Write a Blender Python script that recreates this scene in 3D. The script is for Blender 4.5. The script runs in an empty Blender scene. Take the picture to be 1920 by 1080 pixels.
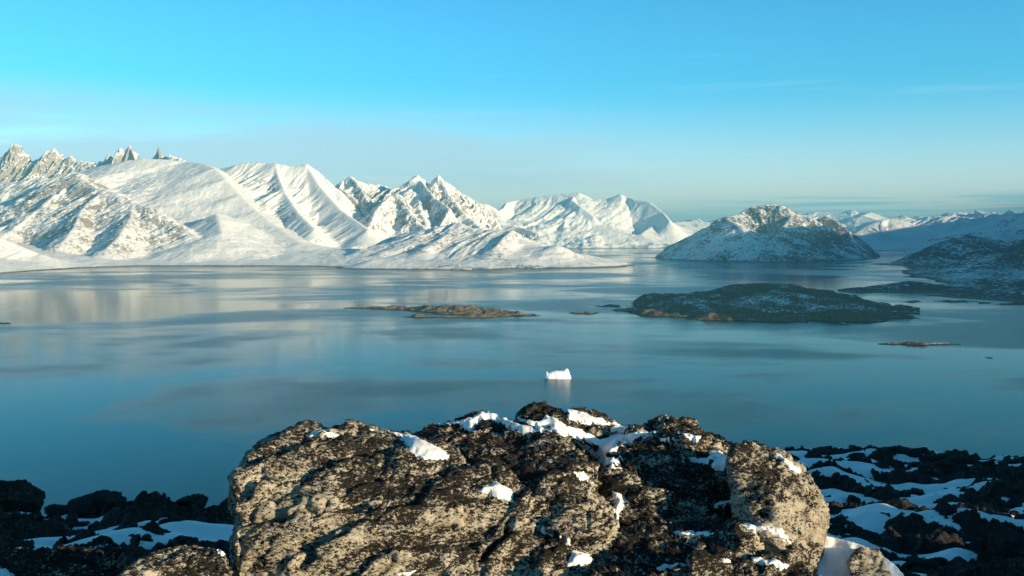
import bpy, bmesh, math, random
import numpy as np
from mathutils import Vector
from mathutils.bvhtree import BVHTree

random.seed(7)
C = bpy.context.scene.collection
H = 300.0          # eye height above the fjord, metres
F = 1844.0         # focal length in photo pixels
V0 = 440.0         # horizon row
SUN_EL = math.radians(10.5)
SUN_H = np.array([0.82, -0.57])          # horizontal direction towards the sun
SUN_H = SUN_H / np.linalg.norm(SUN_H)

# ------------------------------------------------------------------ noise
_rs = np.random.RandomState(11)
_ang = _rs.rand(256) * 2 * np.pi
G2 = np.stack([np.cos(_ang), np.sin(_ang)], 1)
_g = _rs.randn(256, 3)
G3 = _g / np.linalg.norm(_g, axis=1)[:, None]

def _h(ix, iy, iz, seed):
    n = (ix.astype(np.uint32) * np.uint32(374761393) + iy.astype(np.uint32) * np.uint32(668265263)
         + iz.astype(np.uint32) * np.uint32(2147483647 - 97) + np.uint32(seed * 7919 + 13))
    n = (n ^ (n >> np.uint32(13))) * np.uint32(1274126177)
    n = (n ^ (n >> np.uint32(16)))
    return (n & np.uint32(255)).astype(np.int32)

def noise2(x, y, seed=0):
    xf = np.floor(x); yf = np.floor(y)
    ix = xf.astype(np.int64); iy = yf.astype(np.int64)
    fx = x - xf; fy = y - yf
    u = fx * fx * fx * (fx * (fx * 6 - 15) + 10); v = fy * fy * fy * (fy * (fy * 6 - 15) + 10)
    z0 = np.zeros(1, dtype=np.int64)
    def g(dx, dy):
        k = _h(ix + dx, iy + dy, z0, seed)
        return G2[k, 0] * (fx - dx) + G2[k, 1] * (fy - dy)
    a = g(0, 0) * (1 - u) + g(1, 0) * u
    b = g(0, 1) * (1 - u) + g(1, 1) * u
    return (a * (1 - v) + b * v) * 1.4

def noise3(p, seed=0):
    pf = np.floor(p); i = pf.astype(np.int64); f = p - pf
    w = f * f * f * (f * (f * 6 - 15) + 10)
    out = 0
    for dx in (0, 1):
        for dy in (0, 1):
            for dz in (0, 1):
                k = _h(i[:, 0] + dx, i[:, 1] + dy, i[:, 2] + dz, seed)
                d = G3[k, 0] * (f[:, 0] - dx) + G3[k, 1] * (f[:, 1] - dy) + G3[k, 2] * (f[:, 2] - dz)
                out = out + d * (w[:, 0] if dx else 1 - w[:, 0]) * (w[:, 1] if dy else 1 - w[:, 1]) * (w[:, 2] if dz else 1 - w[:, 2])
    return out * 1.5

def fbm2(x, y, oct=4, seed=0, gain=.5):
    s = 0; a = 1.0
    for o in range(oct):
        s = s + a * noise2(x * 2.03 ** o + 17.3 * o, y * 2.03 ** o - 9.1 * o, seed + o); a *= gain
    return s

def rid2(x, y, oct=4, seed=0, gain=.5):      # ridged, 0..~1, high on ridges
    s = 0; a = 1.0; t = 0
    for o in range(oct):
        n = 1 - np.abs(noise2(x * 2.03 ** o + 7.3 * o, y * 2.03 ** o + 5.1 * o, seed + o)) * 1.6
        s = s + a * n; t += a; a *= gain
    return s / t

def fbm3(p, oct=4, seed=0, gain=.5):
    s = 0; a = 1.0
    for o in range(oct):
        s = s + a * noise3(p * 2.03 ** o + 3.7 * o, seed + o); a *= gain
    return s

def rid3(p, oct=3, seed=0, gain=.5):
    s = 0; a = 1.0; t = 0
    for o in range(oct):
        s = s + a * (1 - np.abs(noise3(p * 2.03 ** o + 5.1 * o, seed + o)) * 1.7); t += a; a *= gain
    return s / t

_RT = np.random.RandomState(5).rand(256, 8)
def facet3(p, seed=0, tilt=1.0, step=.35):
    """broken-rock relief: every cell is its own tilted plane, with a small step to its neighbours"""
    i = np.floor(p).astype(np.int64); best = np.full(len(p), 9e9); out = np.zeros(len(p)); sec = np.full(len(p), 9e9)
    for dx in (-1, 0, 1):
        for dy in (-1, 0, 1):
            for dz in (-1, 0, 1):
                k = _h(i[:, 0] + dx, i[:, 1] + dy, i[:, 2] + dz, seed)
                r = _RT[k]
                v = p - (i + np.array([dx, dy, dz]) + r[:, :3])
                d = (v * v).sum(1)
                val = tilt * ((r[:, 3] - .5) * v[:, 0] + (r[:, 4] - .5) * v[:, 1] + (r[:, 5] - .5) * v[:, 2]) + step * (r[:, 6] - .5)
                m = d < best
                sec = np.where(m, best, np.minimum(sec, d)); best = np.where(m, d, best); out = np.where(m, val, out)
    gap = np.sqrt(sec) - np.sqrt(best)
    return out, gap
def facet2(x, y, seed=0, tilt=1.0, step=.5):
    ix = np.floor(x).astype(np.int64); iy = np.floor(y).astype(np.int64); z0 = np.zeros(1, dtype=np.int64)
    best = np.full(x.shape, 9e9); out = np.zeros(x.shape)
    for dx in (-1, 0, 1):
        for dy in (-1, 0, 1):
            r = _RT[_h(ix + dx, iy + dy, z0, seed)]
            vx = x - (ix + dx + r[..., 0]); vy = y - (iy + dy + r[..., 1]); d = vx * vx + vy * vy
            val = tilt * ((r[..., 3] - .5) * vx + (r[..., 4] - .5) * vy) + step * (r[..., 6] - .5)
            m = d < best; best = np.where(m, d, best); out = np.where(m, val, out)
    return out

def sstep(a, b, x):
    t = np.clip((x - a) / (b - a), 0, 1)
    return t * t * (3 - 2 * t)

# ------------------------------------------------------------------ mesh helpers
def mesh_from(name, verts, faces, mat, parent=None, smooth=True, attrs=None):
    """verts (n,3); faces (m,3) or (m,4) index array"""
    me = bpy.data.meshes.new(name)
    n = len(verts); m, k = faces.shape
    me.vertices.add(n); me.vertices.foreach_set('co', np.ascontiguousarray(verts, dtype=np.float32).ravel())
    me.loops.add(m * k); me.loops.foreach_set('vertex_index', faces.astype(np.int32).ravel())
    me.polygons.add(m)
    me.polygons.foreach_set('loop_start', np.arange(0, m * k, k, dtype=np.int32))
    me.update(calc_edges=True)
    me.polygons.foreach_set('use_smooth', np.full(m, smooth))
    for an, av in (attrs or {}).items():
        at = me.attributes.new(an, 'FLOAT', 'POINT'); at.data.foreach_set('value', av.astype(np.float32).ravel())
    me.materials.append(mat)
    o = bpy.data.objects.new(name, me); C.objects.link(o)
    if parent: o.parent = parent
    return o

def grid_mesh(name, X, Y, Z, mat, keep=None, attrs=None, parent=None):
    r, c = X.shape
    idx = np.arange(r * c).reshape(r, c)
    f = np.stack([idx[:-1, :-1], idx[:-1, 1:], idx[1:, 1:], idx[1:, :-1]], -1).reshape(-1, 4)
    if keep is not None:
        k = keep.ravel()
        f = f[k[f].any(axis=1)]
    used = np.zeros(r * c, bool); used[f.ravel()] = True
    remap = np.cumsum(used) - 1
    v = np.stack([X.ravel(), Y.ravel(), Z.ravel()], 1)[used]
    at = {a: b.ravel()[used] for a, b in (attrs or {}).items()}
    return mesh_from(name, v, remap[f], mat, parent, True, at)

def tag(o, label=None, cat=None, group=None, kind=None):
    if label: o['label'] = label
    if cat: o['category'] = cat
    if group: o['group'] = group
    if kind: o['kind'] = kind
    return o

# ------------------------------------------------------------------ node helpers
class NT:
    def __init__(s, tree):
        s.t = tree; tree.nodes.clear()
    def n(s, typ, ins=None, **kw):
        nd = s.t.nodes.new(typ)
        for k, v in kw.items(): setattr(nd, k, v)
        for k, v in (ins or {}).items():
            sk = nd.inputs[k]
            if isinstance(v, bpy.types.NodeSocket): s.t.links.new(v, sk)
            else: sk.default_value = v
        return nd
    def math(s, op, a, b=0.0, c=0.0, clamp=False):
        nd = s.n('ShaderNodeMath', operation=op, use_clamp=clamp)
        for i, v in enumerate((a, b, c)):
            if isinstance(v, bpy.types.NodeSocket): s.t.links.new(v, nd.inputs[i])
            else: nd.inputs[i].default_value = v
        return nd.outputs[0]
    def noise(s, vec, scale, detail=4, rough=.5, dist=0.0, out='Fac'):
        nd = s.n('ShaderNodeTexNoise', {'Vector': vec, 'Scale': scale, 'Detail': detail, 'Roughness': rough, 'Distortion': dist})
        return nd.outputs[out]
    def ss(s, x, a, b):
        nd = s.n('ShaderNodeMapRange', {'Value': x, 'From Min': a, 'From Max': b}, interpolation_type='SMOOTHSTEP')
        return nd.outputs['Result']
    def mix(s, fac, a, b):
        nd = s.n('ShaderNodeMix', data_type='RGBA')
        for i, v in ((0, fac), (6, a), (7, b)):
            if isinstance(v, bpy.types.NodeSocket): s.t.links.new(v, nd.inputs[i])
            else: nd.inputs[i].default_value = v
        return nd.outputs[2]
    def mapping(s, vec, scale=(1, 1, 1), rot=(0, 0, 0)):
        return s.n('ShaderNodeMapping', {'Vector': vec, 'Scale': scale, 'Rotation': rot}).outputs[0]

def newmat(name):
    m = bpy.data.materials.new(name); m.use_nodes = True
    return m, NT(m.node_tree)

def rgb(r, g, b): return (r, g, b, 1.0)
SNOW = rgb(.90, .88, .85)

def mountain_mat(name, thr=.5, rock=(.20, .165, .135), rock2=(.10, .085, .075), speck=.35, shore=9.0, fine=1.0, shore_col=(.17, .125, .075)):
    m, t = newmat(name)
    co = t.n('ShaderNodeTexCoord').outputs['Object']
    geo = t.n('ShaderNodeNewGeometry')
    sep = t.n('ShaderNodeSeparateXYZ', {'Vector': geo.outputs['Normal']})
    rk = t.n('ShaderNodeAttribute', attribute_name='rk').outputs['Fac']
    n1 = t.noise(co, .0035 * fine, 6, .62)
    n2 = t.noise(t.mapping(co, (1, 1, .75)), .03 * fine, 7, .72)
    n3 = t.noise(co, .09 * fine, 3, .6)
    steep = t.math('SUBTRACT', 1.0, sep.outputs['Z'])
    a = t.math('MULTIPLY_ADD', steep, 1.1, t.math('MULTIPLY_ADD', rk, .60, -.30))
    a = t.math('ADD', a, t.math('MULTIPLY', t.math('SUBTRACT', n1, .5), 1.1))
    a = t.math('ADD', a, t.math('MULTIPLY', t.math('SUBTRACT', n2, .5), 1.9))
    a = t.math('ADD', a, t.math('MULTIPLY', t.math('SUBTRACT', n3, .5), speck))
    mask = t.ss(a, thr - .05, thr + .13)
    rc = t.mix(t.ss(n2, .35, .65), rgb(*rock2), rgb(*rock))
    rc = t.mix(t.ss(n3, .4, .75), rc, rgb(rock[0] * 1.35, rock[1] * 1.35, rock[2] * 1.35))
    snow = t.mix(t.ss(n3, .3, .7), rgb(.80, .775, .74), SNOW)
    col = t.mix(mask, snow, rc)
    # bare, weed-brown ground just above the tide line
    z = t.n('ShaderNodeSeparateXYZ', {'Vector': co}).outputs['Z']
    zz = t.math('SUBTRACT', z, t.math('MULTIPLY', t.math('SUBTRACT', n2, .35), 2.4 * shore))
    sh = t.math('SUBTRACT', 1.0, t.ss(zz, shore * .15, shore * .8))
    scol = t.mix(t.ss(n3, .35, .7), rgb(*shore_col), rgb(shore_col[0] * 2.1, shore_col[1] * 2.0, shore_col[2] * 1.8))
    wet = t.ss(z, .5, 3.0)
    scol = t.mix(wet, rgb(.02, .017, .013), scol)
    col = t.mix(sh, col, scol)
    hgt = t.math('ADD', t.math('MULTIPLY', n2, 14.0 / fine), t.math('MULTIPLY', n3, 3.0 / fine))
    bmp = t.n('ShaderNodeBump', {'Height': hgt, 'Strength': .75, 'Distance': 1.0})
    b = t.n('ShaderNodeBsdfPrincipled', {'Base Color': col, 'Roughness': .9, 'Specular IOR Level': .1, 'Normal': bmp.outputs[0]})
    t.n('ShaderNodeOutputMaterial', {'Surface': b.outputs[0]})
    return m

def lichen_mat(name, bias=0.0, pale=(.54, .49, .38), dark=(.010, .009, .008), topdark=.16, snow=0.0, scale=1.0, bump=1.0):
    m, t = newmat(name)
    co = t.n('ShaderNodeTexCoord').outputs['Object']
    geo = t.n('ShaderNodeNewGeometry')
    nz = t.n('ShaderNodeSeparateXYZ', {'Vector': geo.outputs['Normal']}).outputs['Z']
    # foliation runs obliquely through the gneiss
    cs = t.mapping(co, (1, 1, 2.0), (0, math.radians(22), 0))
    big = t.noise(co, .9 * scale, 3, .55)
    med = t.noise(cs, 6.5 * scale, 5, .65, .4)
    fin = t.noise(cs, 30 * scale, 6, .75)
    gr = t.noise(co, 120 * scale, 3, .6)
    crust = t.noise(cs, 2.6 * scale, 5, .6, .5)
    a = t.math('MULTIPLY', t.math('SUBTRACT', big, .5), .5)
    a = t.math('ADD', a, t.math('MULTIPLY', t.math('SUBTRACT', crust, .5), .95))
    a = t.math('ADD', a, t.math('MULTIPLY', t.math('SUBTRACT', med, .5), .85))
    a = t.math('ADD', a, t.math('MULTIPLY', t.math('SUBTRACT', fin, .5), 2.2))
    a = t.math('ADD', a, t.math('MULTIPLY', t.math('SUBTRACT', gr, .5), .8))
    a = t.math('SUBTRACT', a, t.math('MULTIPLY', t.ss(nz, .45, .95), topdark))
    a = t.math('ADD', a, bias)
    mask = t.ss(a, -.05, .07)
    pc = t.mix(t.ss(med, .3, .7), rgb(pale[0] * .58, pale[1] * .52, pale[2] * .42), rgb(*pale))
    pc = t.mix(t.ss(gr, .45, .8), pc, rgb(min(.75, pale[0] * 1.35), min(.73, pale[1] * 1.38), pale[2] * 1.5))
    rust = t.noise(co, 2.3 * scale, 4, .6)
    pc = t.mix(t.math('MULTIPLY', t.ss(rust, .66, .72), .7), pc, rgb(.36, .15, .04))
    dc = t.mix(t.ss(fin, .3, .8), rgb(*dark), rgb(dark[0] * 5, dark[1] * 4.6, dark[2] * 3.8))
    col = t.mix(mask, dc, pc)
    h = t.math('ADD', t.math('MULTIPLY', fin, .030 / scale), t.math('MULTIPLY', med, .05 / scale))
    h = t.math('ADD', h, t.math('MULTIPLY', gr, .006 / scale))
    h = t.math('ADD', h, t.math('MULTIPLY', mask, -.004 / scale))
    bmp = t.n('ShaderNodeBump', {'Height': h, 'Strength': .9 * bump, 'Distance': 1.0})
    rough = .85
    if snow > 0:
        sn = t.math('ADD', t.math('MULTIPLY', nz, 1.0), t.math('MULTIPLY', t.math('SUBTRACT', med, .5), 1.3))
        sm = t.ss(sn, 1.22 - snow, 1.28 - snow)
        col = t.mix(sm, col, SNOW)
    b = t.n('ShaderNodeBsdfPrincipled', {'Base Color': col, 'Roughness': rough, 'Specular IOR Level': .15, 'Normal': bmp.outputs[0]})
    t.n('ShaderNodeOutputMaterial', {'Surface': b.outputs[0]})
    return m

def snow_mat(name, bscale=1.0):
    m, t = newmat(name)
    co = t.n('ShaderNodeTexCoord').outputs['Object']
    n = t.noise(co, 3.0 * bscale, 5, .55); g = t.noise(co, 60 * bscale, 3, .6)
    h = t.math('ADD', t.math('MULTIPLY', n, .07 / bscale), t.math('MULTIPLY', g, .006 / bscale))
    bmp = t.n('ShaderNodeBump', {'Height': h, 'Strength': .6, 'Distance': 1.0})
    b = t.n('ShaderNodeBsdfPrincipled', {'Base Color': rgb(.84, .825, .80), 'Roughness': .6, 'Specular IOR Level': .11, 'Normal': bmp.outputs[0],
                                         'Subsurface Weight': 0.0})
    t.n('ShaderNodeOutputMaterial', {'Surface': b.outputs[0]})
    return m

# ------------------------------------------------------------------ mountains as height fields grown from ridge lines
def xy(u, D): return (u - 960.0) / F * D
def zv(v, D): return H - (v - V0) / F * D

class Ridge:
    def __init__(s, pts, R, p=1.25, rk=.3, jag=0.0, ribs=0.0, riblen=160.0, fmt='uvD', ribside=0):
        if fmt == 'uvD':
            s.P = np.array([(xy(u, D * 1000), D * 1000, zv(v, D * 1000)) for u, v, D in pts])
        elif fmt == 'uDz':
            s.P = np.array([(xy(u, D), D, z) for u, D, z in pts])
        else:
            s.P = np.array(pts, float)
        s.R, s.p, s.rk, s.jag, s.ribs, s.riblen, s.ribside = R, p, rk, jag, ribs, riblen, ribside

def spurs(r, spacing, length, lift=.16, seed=0, ang=35, rk=None, toward=(0, -1), R=None):
    """side ridges running down from a crest, so the faces break into facets"""
    rnd = random.Random(seed); out = []
    P = r.P; seg = np.linalg.norm(np.diff(P[:, :2], axis=0), axis=1); cum = np.concatenate([[0], np.cumsum(seg)])
    s = spacing * rnd.uniform(.3, .7); side = 1
    while s < cum[-1]:
        i = min(np.searchsorted(cum, s) - 1, len(seg) - 1); tt = (s - cum[i]) / seg[i]
        c = P[i] * (1 - tt) + P[i + 1] * tt
        d = Vector(toward).normalized(); d.rotate(__import__('mathutils').Matrix.Rotation(math.radians(side * rnd.uniform(5, ang)), 2))
        L = min(length, r.R) * rnd.uniform(.55, .95)
        pts = []
        n = 5
        for k in range(n):
            q = k / (n - 1); dd = q * L
            z = c[2] * max(0, 1 - dd / r.R) ** r.p
            z += c[2] * lift * rnd.uniform(.6, 1.3) * math.sin(math.pi * min(1, q * 1.02)) * (1 if k else 0)
            wob = rnd.uniform(-1, 1) * L * .08 * (k > 0)
            pts.append((c[0] + d.x * dd - d.y * wob, c[1] + d.y * dd + d.x * wob, max(z, 1.0)))
        pts[0] = (c[0], c[1], c[2] - 2)
        out.append(Ridge(pts, (R or r.R * .5), r.p, r.rk if rk is None else rk, 0, r.ribs * .6, r.riblen, 'xyz'))
        s += spacing * rnd.uniform(.7, 1.35); side *= -1
    return out

def field(X, Y, ridges, seed=0, k=14.0, base=-30.0, eros=1.0, efreq=1 / 900.0):
    shp = X.shape; x = X.ravel(); y = Y.ravel()
    wn = fbm2(x / 700, y / 700, 4, seed + 50)                      # warps distances, not crests
    best = np.full(x.shape, base); rkacc = np.full(x.shape, .3); relief = np.zeros_like(x)
    for ri, r in enumerate(ridges):
        rbest = np.full(x.shape, base); rel = np.zeros_like(x)
        cum = 0.0
        lo = r.P[:, :2].min(0) - r.R * 1.6; hi = r.P[:, :2].max(0) + r.R * 1.6
        sel = np.where((x > lo[0]) & (x < hi[0]) & (y > lo[1]) & (y < hi[1]))[0]
        if len(sel) == 0: continue
        xs = x[sel]; ys = y[sel]; w = wn[sel]
        zmax = max(r.P[:, 2].max(), 1.0)
        nseg = len(r.P) - 1
        D_ = np.empty((nseg, len(xs)), np.float32); Z_ = np.empty_like(D_); S_ = np.empty_like(D_)
        for q_, (a, b) in enumerate(zip(r.P[:-1], r.P[1:])):
            ab = b[:2] - a[:2]; L = max(1e-6, np.linalg.norm(ab))
            t = np.clip(((xs - a[0]) * ab[0] + (ys - a[1]) * ab[1]) / (L * L), 0, 1)
            D_[q_] = np.hypot(xs - (a[0] + ab[0] * t), ys - (a[1] + ab[1] * t))
            Z_[q_] = a[2] + (b[2] - a[2]) * t; S_[q_] = cum + t * L
            cum += L
        d = D_.min(0).astype(float)
        wt = (1.0 / (D_ + .10 * d + 8.0)) ** 5
        wt = wt / wt.sum(0)
        zc = (wt * Z_).sum(0).astype(float); s = (wt * S_).sum(0).astype(float)
        del D_, Z_, S_, wt
        if r.jag: zc = zc + r.jag * fbm2(s / 140.0, s * 0 + ri * 3.1, 4, seed + ri, .6)
        Rl = r.R * np.clip(zc / zmax, .02, 1) ** .75
        de = d * (1 + .16 * w * np.clip(d / (r.R * .15), 0, 1))
        de = np.sqrt(de * de + 24.0 ** 2 * min(1.0, r.R / 900.0) ** 2) - 24.0 * min(1.0, r.R / 900.0)
        tt = np.clip(de / Rl, 0, 6)
        prof = np.where(tt < 1, (1 - np.minimum(tt, 1)) ** r.p, 0)
        hb = zc * prof - np.minimum(np.maximum(de - Rl, 0) * .12, 60)
        if r.ribs:
            crs = (s + .30 * d) / r.riblen + .35 * w
            rn = 1 - np.abs(noise2(crs, d / (r.riblen * 9) + ri * 7.7, seed + 31)) * 1.8 \
                + .45 * (1 - np.abs(noise2(crs * 2.3, d / (r.riblen * 5), seed + 32)) * 1.8)
            hb = hb + r.ribs * (rn - .9) * sstep(0, .12, tt) * (1 - sstep(.55, .95, tt)) * np.clip(zc / zmax, 0, 1)
        rb = np.where(tt < 1, 1 - tt, 0)
        old = best[sel]
        mx = np.maximum(old, hb); mn = np.minimum(old, hb)
        new = mx + k * np.log1p(np.exp(np.clip((mn - mx) / k, -30, 0)))
        new = np.where(mx > base + 5, new, mx)
        wgt = 1 / (1 + np.exp(np.clip((old - hb) / (k * 2), -30, 30)))
        rkacc[sel] = rkacc[sel] * (1 - wgt) + r.rk * wgt
        relief[sel] = np.where(hb > old, rb, relief[sel])
        best[sel] = new
    hh = np.clip(best / 400.0, 0, 1.2)
    if eros:
        e = rid2(x * efreq * 2.2 + .4 * wn, y * efreq * 1.3, 6, seed + 70, .58) - .72
        f = fbm2(x / 120, y / 120, 4, seed + 80)
        near_crest = 1 - .55 * sstep(.93, 1.0, relief)
        best = best + eros * (e * 62 * np.clip(hh, .08, 1) * (.35 + 1.1 * rkacc) + f * 7 * np.clip(best / 120, .12, 1)) * near_crest * (best > base + 6)
    return best.reshape(shp), rkacc.reshape(shp)

def window(u0, u1, D0, D1, nu, nD):
    u = np.linspace(u0, u1, nu); D = np.linspace(D0 * 1000, D1 * 1000, nD)
    U, DD = np.meshgrid(u, D)
    return (U - 960) / F * DD, DD, U

def mountain(name, label, ridges, win, mat, seed, eros=1.0, extra=None, cat=None, cut=-12, k=14.0, efreq=1 / 900.0, ends=(None, None)):
    X, Y, U = window(*win)
    Z, RK = field(X, Y, ridges, seed, k=k, eros=eros, efreq=efreq)
    # flanks: the massif dies away beyond the ends of its crest line
    for e_, sgn in zip(ends, (-1, 1)):
        if e_ is None: continue
        ue, w_ = e_
        q = (U - ue) * sgn + 6 * fbm2(X / 500, Y / 500, 4, seed + 3)
        Z = Z - 900 * sstep(0, w_ * 2.2, q) - 1500 * sstep(w_, w_ * 4, q)
    if extra is not None: Z, RK = extra(X, Y, U, Z, RK)
    o = grid_mesh(name, X, Y, np.maximum(Z, -30), mat, keep=Z > cut, attrs={'rk': RK})
    return tag(o, label, kind='structure')

M_main = mountain_mat('snowy_mountain', .37, (.27, .235, .20), (.13, .115, .105))
M_rocky = mountain_mat('rocky_mountain', .44, (.31, .275, .24), (.16, .14, .12), speck=.5)
M_shade = mountain_mat('shade_darkened_mountain', .0, (.085, .085, .085), (.03, .032, .036), speck=.6)  # snow-dusted rock, darkened so its colour carries the right coast's shade
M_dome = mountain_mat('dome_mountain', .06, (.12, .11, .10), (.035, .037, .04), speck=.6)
M_far = mountain_mat('far_mountain', .72, fine=.6, speck=.2)

# -- jagged peaks at the back of the left massif
r = Ridge([(-90, 330, 18), (-20, 328, 18), (-5, 318, 18), (4, 298, 18), (11, 284, 18), (17, 280, 18), (23, 271, 18), (32, 269, 18), (40, 273, 18), (45, 284, 18), (51, 290, 18), (55, 299, 18.1), (64, 304, 18.1), (72, 301, 18), (77, 293, 17.9), (87, 288, 17.9), (92, 281, 17.8), (102, 280, 17.8), (109, 287, 17.8), (118, 289, 17.8), (123, 296, 17.8), (133, 296, 17.7), (143, 302, 17.6), (180, 305, 17.4), (196, 303, 17.3), (199, 292, 17.3), (206, 289, 17.3), (213, 294, 17.3), (216, 297, 17.3), (219, 285, 17.3), (226, 280, 17.3), (235, 281, 17.3), (241, 274, 17.3), (247, 275, 17.3), (251, 284, 17.3), (259, 288, 17.3), (264, 298, 17.3), (284, 299, 17.3), (289, 294, 17.3), (292, 291, 17.3), (295, 282, 17.3), (297, 276, 17.3), (300, 284, 17.3), (303, 291, 17.3), (308, 294, 17.3), (312, 297, 17.2), (318, 291, 17.0), (335, 297, 16.8), (360, 307, 16.6), (400, 318, 16.4)], 1700, .95, .55, jag=38, ribs=130, riblen=140)
rr = [r] + [
    Ridge([(220, 283, 17.3), (212, 300, 16.9), (205, 320, 16.5)], 500, .9, .6, ribs=40),
    Ridge([(243, 275, 17.3), (255, 300, 16.9), (262, 312, 16.4)], 420, .9, .7, ribs=30),
    Ridge([(297, 278, 17.3), (299, 300, 17.0)], 320, .9, .9),
]
mountain('mountain_range', 'jagged grey spires rising behind the broad snowfield', rr, (-90, 430, 14.5, 18.6, 700, 340), M_rocky, 3, eros=1.7, efreq=1 / 420.)

# -- the broad snowfield and its rocky front hill
sf = [Ridge([(60, 430, 15.6), (105, 370, 15.6), (135, 335, 15.5), (165, 317, 15.3), (205, 308, 15.2), (245, 300, 15.0), (270, 297, 15.0), (310, 299, 15.0), (350, 303, 15.0), (382, 307, 14.5), (402, 316, 13.9), (422, 336, 13.4), (450, 366, 12.9), (480, 396, 12.4), (515, 424, 11.9), (560, 455, 11.2)], 5400, 1.3, .0),
      Ridge([(415, 400, 12.0), (405, 400, 11.5), (415, 435, 10.5)], 1500, 1.3, .15)]
hill = [Ridge([(100, 345, 13.2), (135, 324, 13.0), (150, 325, 12.8), (158, 338, 12.5), (180, 352, 12.2), (200, 357, 12.0), (222, 362, 11.8), (250, 376, 11.6), (290, 395, 11.2), (330, 415, 10.9), (370, 445, 10.5), (400, 475, 10.0), (430, 490, 9.8)], 2300, 1.25, .68, jag=22, ribs=42, riblen=190),
        Ridge([(150, 326, 12.8), (125, 350, 12.5), (95, 372, 12.1), (60, 402, 11.7), (20, 432, 11.2), (-20, 450, 10.9)], 1300, 1.0, .65, jag=14, ribs=45, riblen=170),
        Ridge([(200, 358, 12.0), (165, 378, 11.6), (150, 400, 11.2), (140, 425, 10.7), (120, 452, 10.2)], 1000, 1.0, .8, ribs=45),
        Ridge([(-90, 350, 14.5), (0, 343, 14.3), (60, 335, 14.0), (110, 333, 13.6)], 1800, 1.0, .55, jag=16, ribs=45),
        Ridge([(0, 345, 14.2), (15, 370, 13.6), (20, 400, 13.0), (0, 430, 12.5)], 900, 1.0, .5, ribs=30),
        Ridge([(250, 378, 11.6), (245, 410, 10.9), (225, 440, 10.3), (200, 465, 9.9)], 1000, 1.1, .75, ribs=35)]
mountain('mountain', 'rocky hill in front of the broad snowfield with blue shade on its left flank', sf + hill, (-90, 700, 8.0, 16.2, 760, 560), M_main, 9, eros=.8)

# -- the ribbed mountain
rb = Ridge([(385, 345, 14.8), (397, 322, 14.6), (415, 317, 14.3), (425, 314, 14.2), (445, 308, 14.1), (475, 304, 14.1), (500, 307, 14.0), (517, 307, 13.9), (545, 312, 13.9), (562, 311, 13.9), (575, 308, 13.9), (590, 317, 13.9), (610, 334, 14.0), (630, 352, 14.0), (650, 368, 14.1), (690, 398, 14.2), (740, 430, 14.2), (800, 465, 13.8)], 5000, 2.3, .30, jag=8, ribs=50, riblen=150)
r2 = Ridge([(517, 308, 13.9), (522, 330, 13.5), (535, 362, 13.0), (560, 400, 12.3), (590, 430, 11.7)], 1500, 1.25, .3, ribs=70, riblen=130)
r3 = Ridge([(575, 309, 13.9), (600, 350, 13.3), (640, 395, 12.6), (690, 430, 11.8)], 1700, 1.3, .12, ribs=40, riblen=150)
mountain('mountain', 'ribbed white mountain with dark gullies down its left face', [rb, r2, r3], (300, 830, 9.6, 16.0, 640, 440), M_main, 17, eros=.45)

# -- the twin peaks
tp = Ridge([(612, 360, 14.8), (628, 348, 14.8), (640, 342, 14.8), (650, 335, 14.8), (658, 330, 14.8), (668, 338, 14.8), (690, 344, 14.9), (720, 347, 15), (742, 355, 15), (755, 352, 14.8),
            (768, 340, 14.6), (783, 330, 14.5), (793, 341, 14.5), (803, 348, 14.5), (811, 337, 14.5), (822, 331, 14.5), (833, 340, 14.5), (848, 349, 14.6), (865, 361, 14.6), (880, 373, 14.7), (895, 384, 14.8),
            (910, 394, 14.9), (925, 402, 15.0), (936, 420, 15.0), (950, 440, 15.0), (975, 460, 14.6), (1000, 475, 14.2)], 4600, 1.8, .3, jag=26, ribs=85, riblen=170)
tps = [tp] + spurs(tp, 650, 2300, .08, 3, ang=30, R=900, rk=.2) + [ Ridge([(783, 331, 14.5), (792, 352, 14.1), (785, 385, 13.5), (800, 420, 12.7)], 1500, 1.15, .3, jag=16, ribs=40),
       Ridge([(822, 332, 14.5), (845, 368, 13.9), (870, 400, 13.3), (905, 430, 12.6)], 1400, 1.15, .5, jag=16, ribs=45),
       Ridge([(740, 361, 13.6), (748, 364, 13.5), (757, 380, 13.3), (775, 405, 12.9), (800, 432, 12.4)], 1000, 1.05, .6, jag=16, ribs=50),
       Ridge([(740, 361, 13.6), (722, 375, 13.3), (705, 395, 12.9), (690, 425, 12.3)], 1000, 1.05, .35, jag=16, ribs=50),
       Ridge([(658, 331, 14.8), (675, 350, 14.3), (690, 375, 13.7)], 1000, 1.1, .55, ribs=35)]
mountain('mountain', 'pair of sharp white peaks right of the ribbed mountain', tps, (600, 1010, 10.0, 16.0, 560, 420), M_main, 23, eros=1.7, efreq=1 / 600.)
mountain('mountain', 'small pale peak far behind the twin white peaks', [Ridge([(860, 395, 20), (882, 377, 20), (897, 380, 20), (915, 383, 20), (930, 391, 20), (950, 410, 20)], 2500, 1.1, .2, jag=8)], (850, 980, 17.5, 21, 160, 80), M_main, 29)

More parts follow.
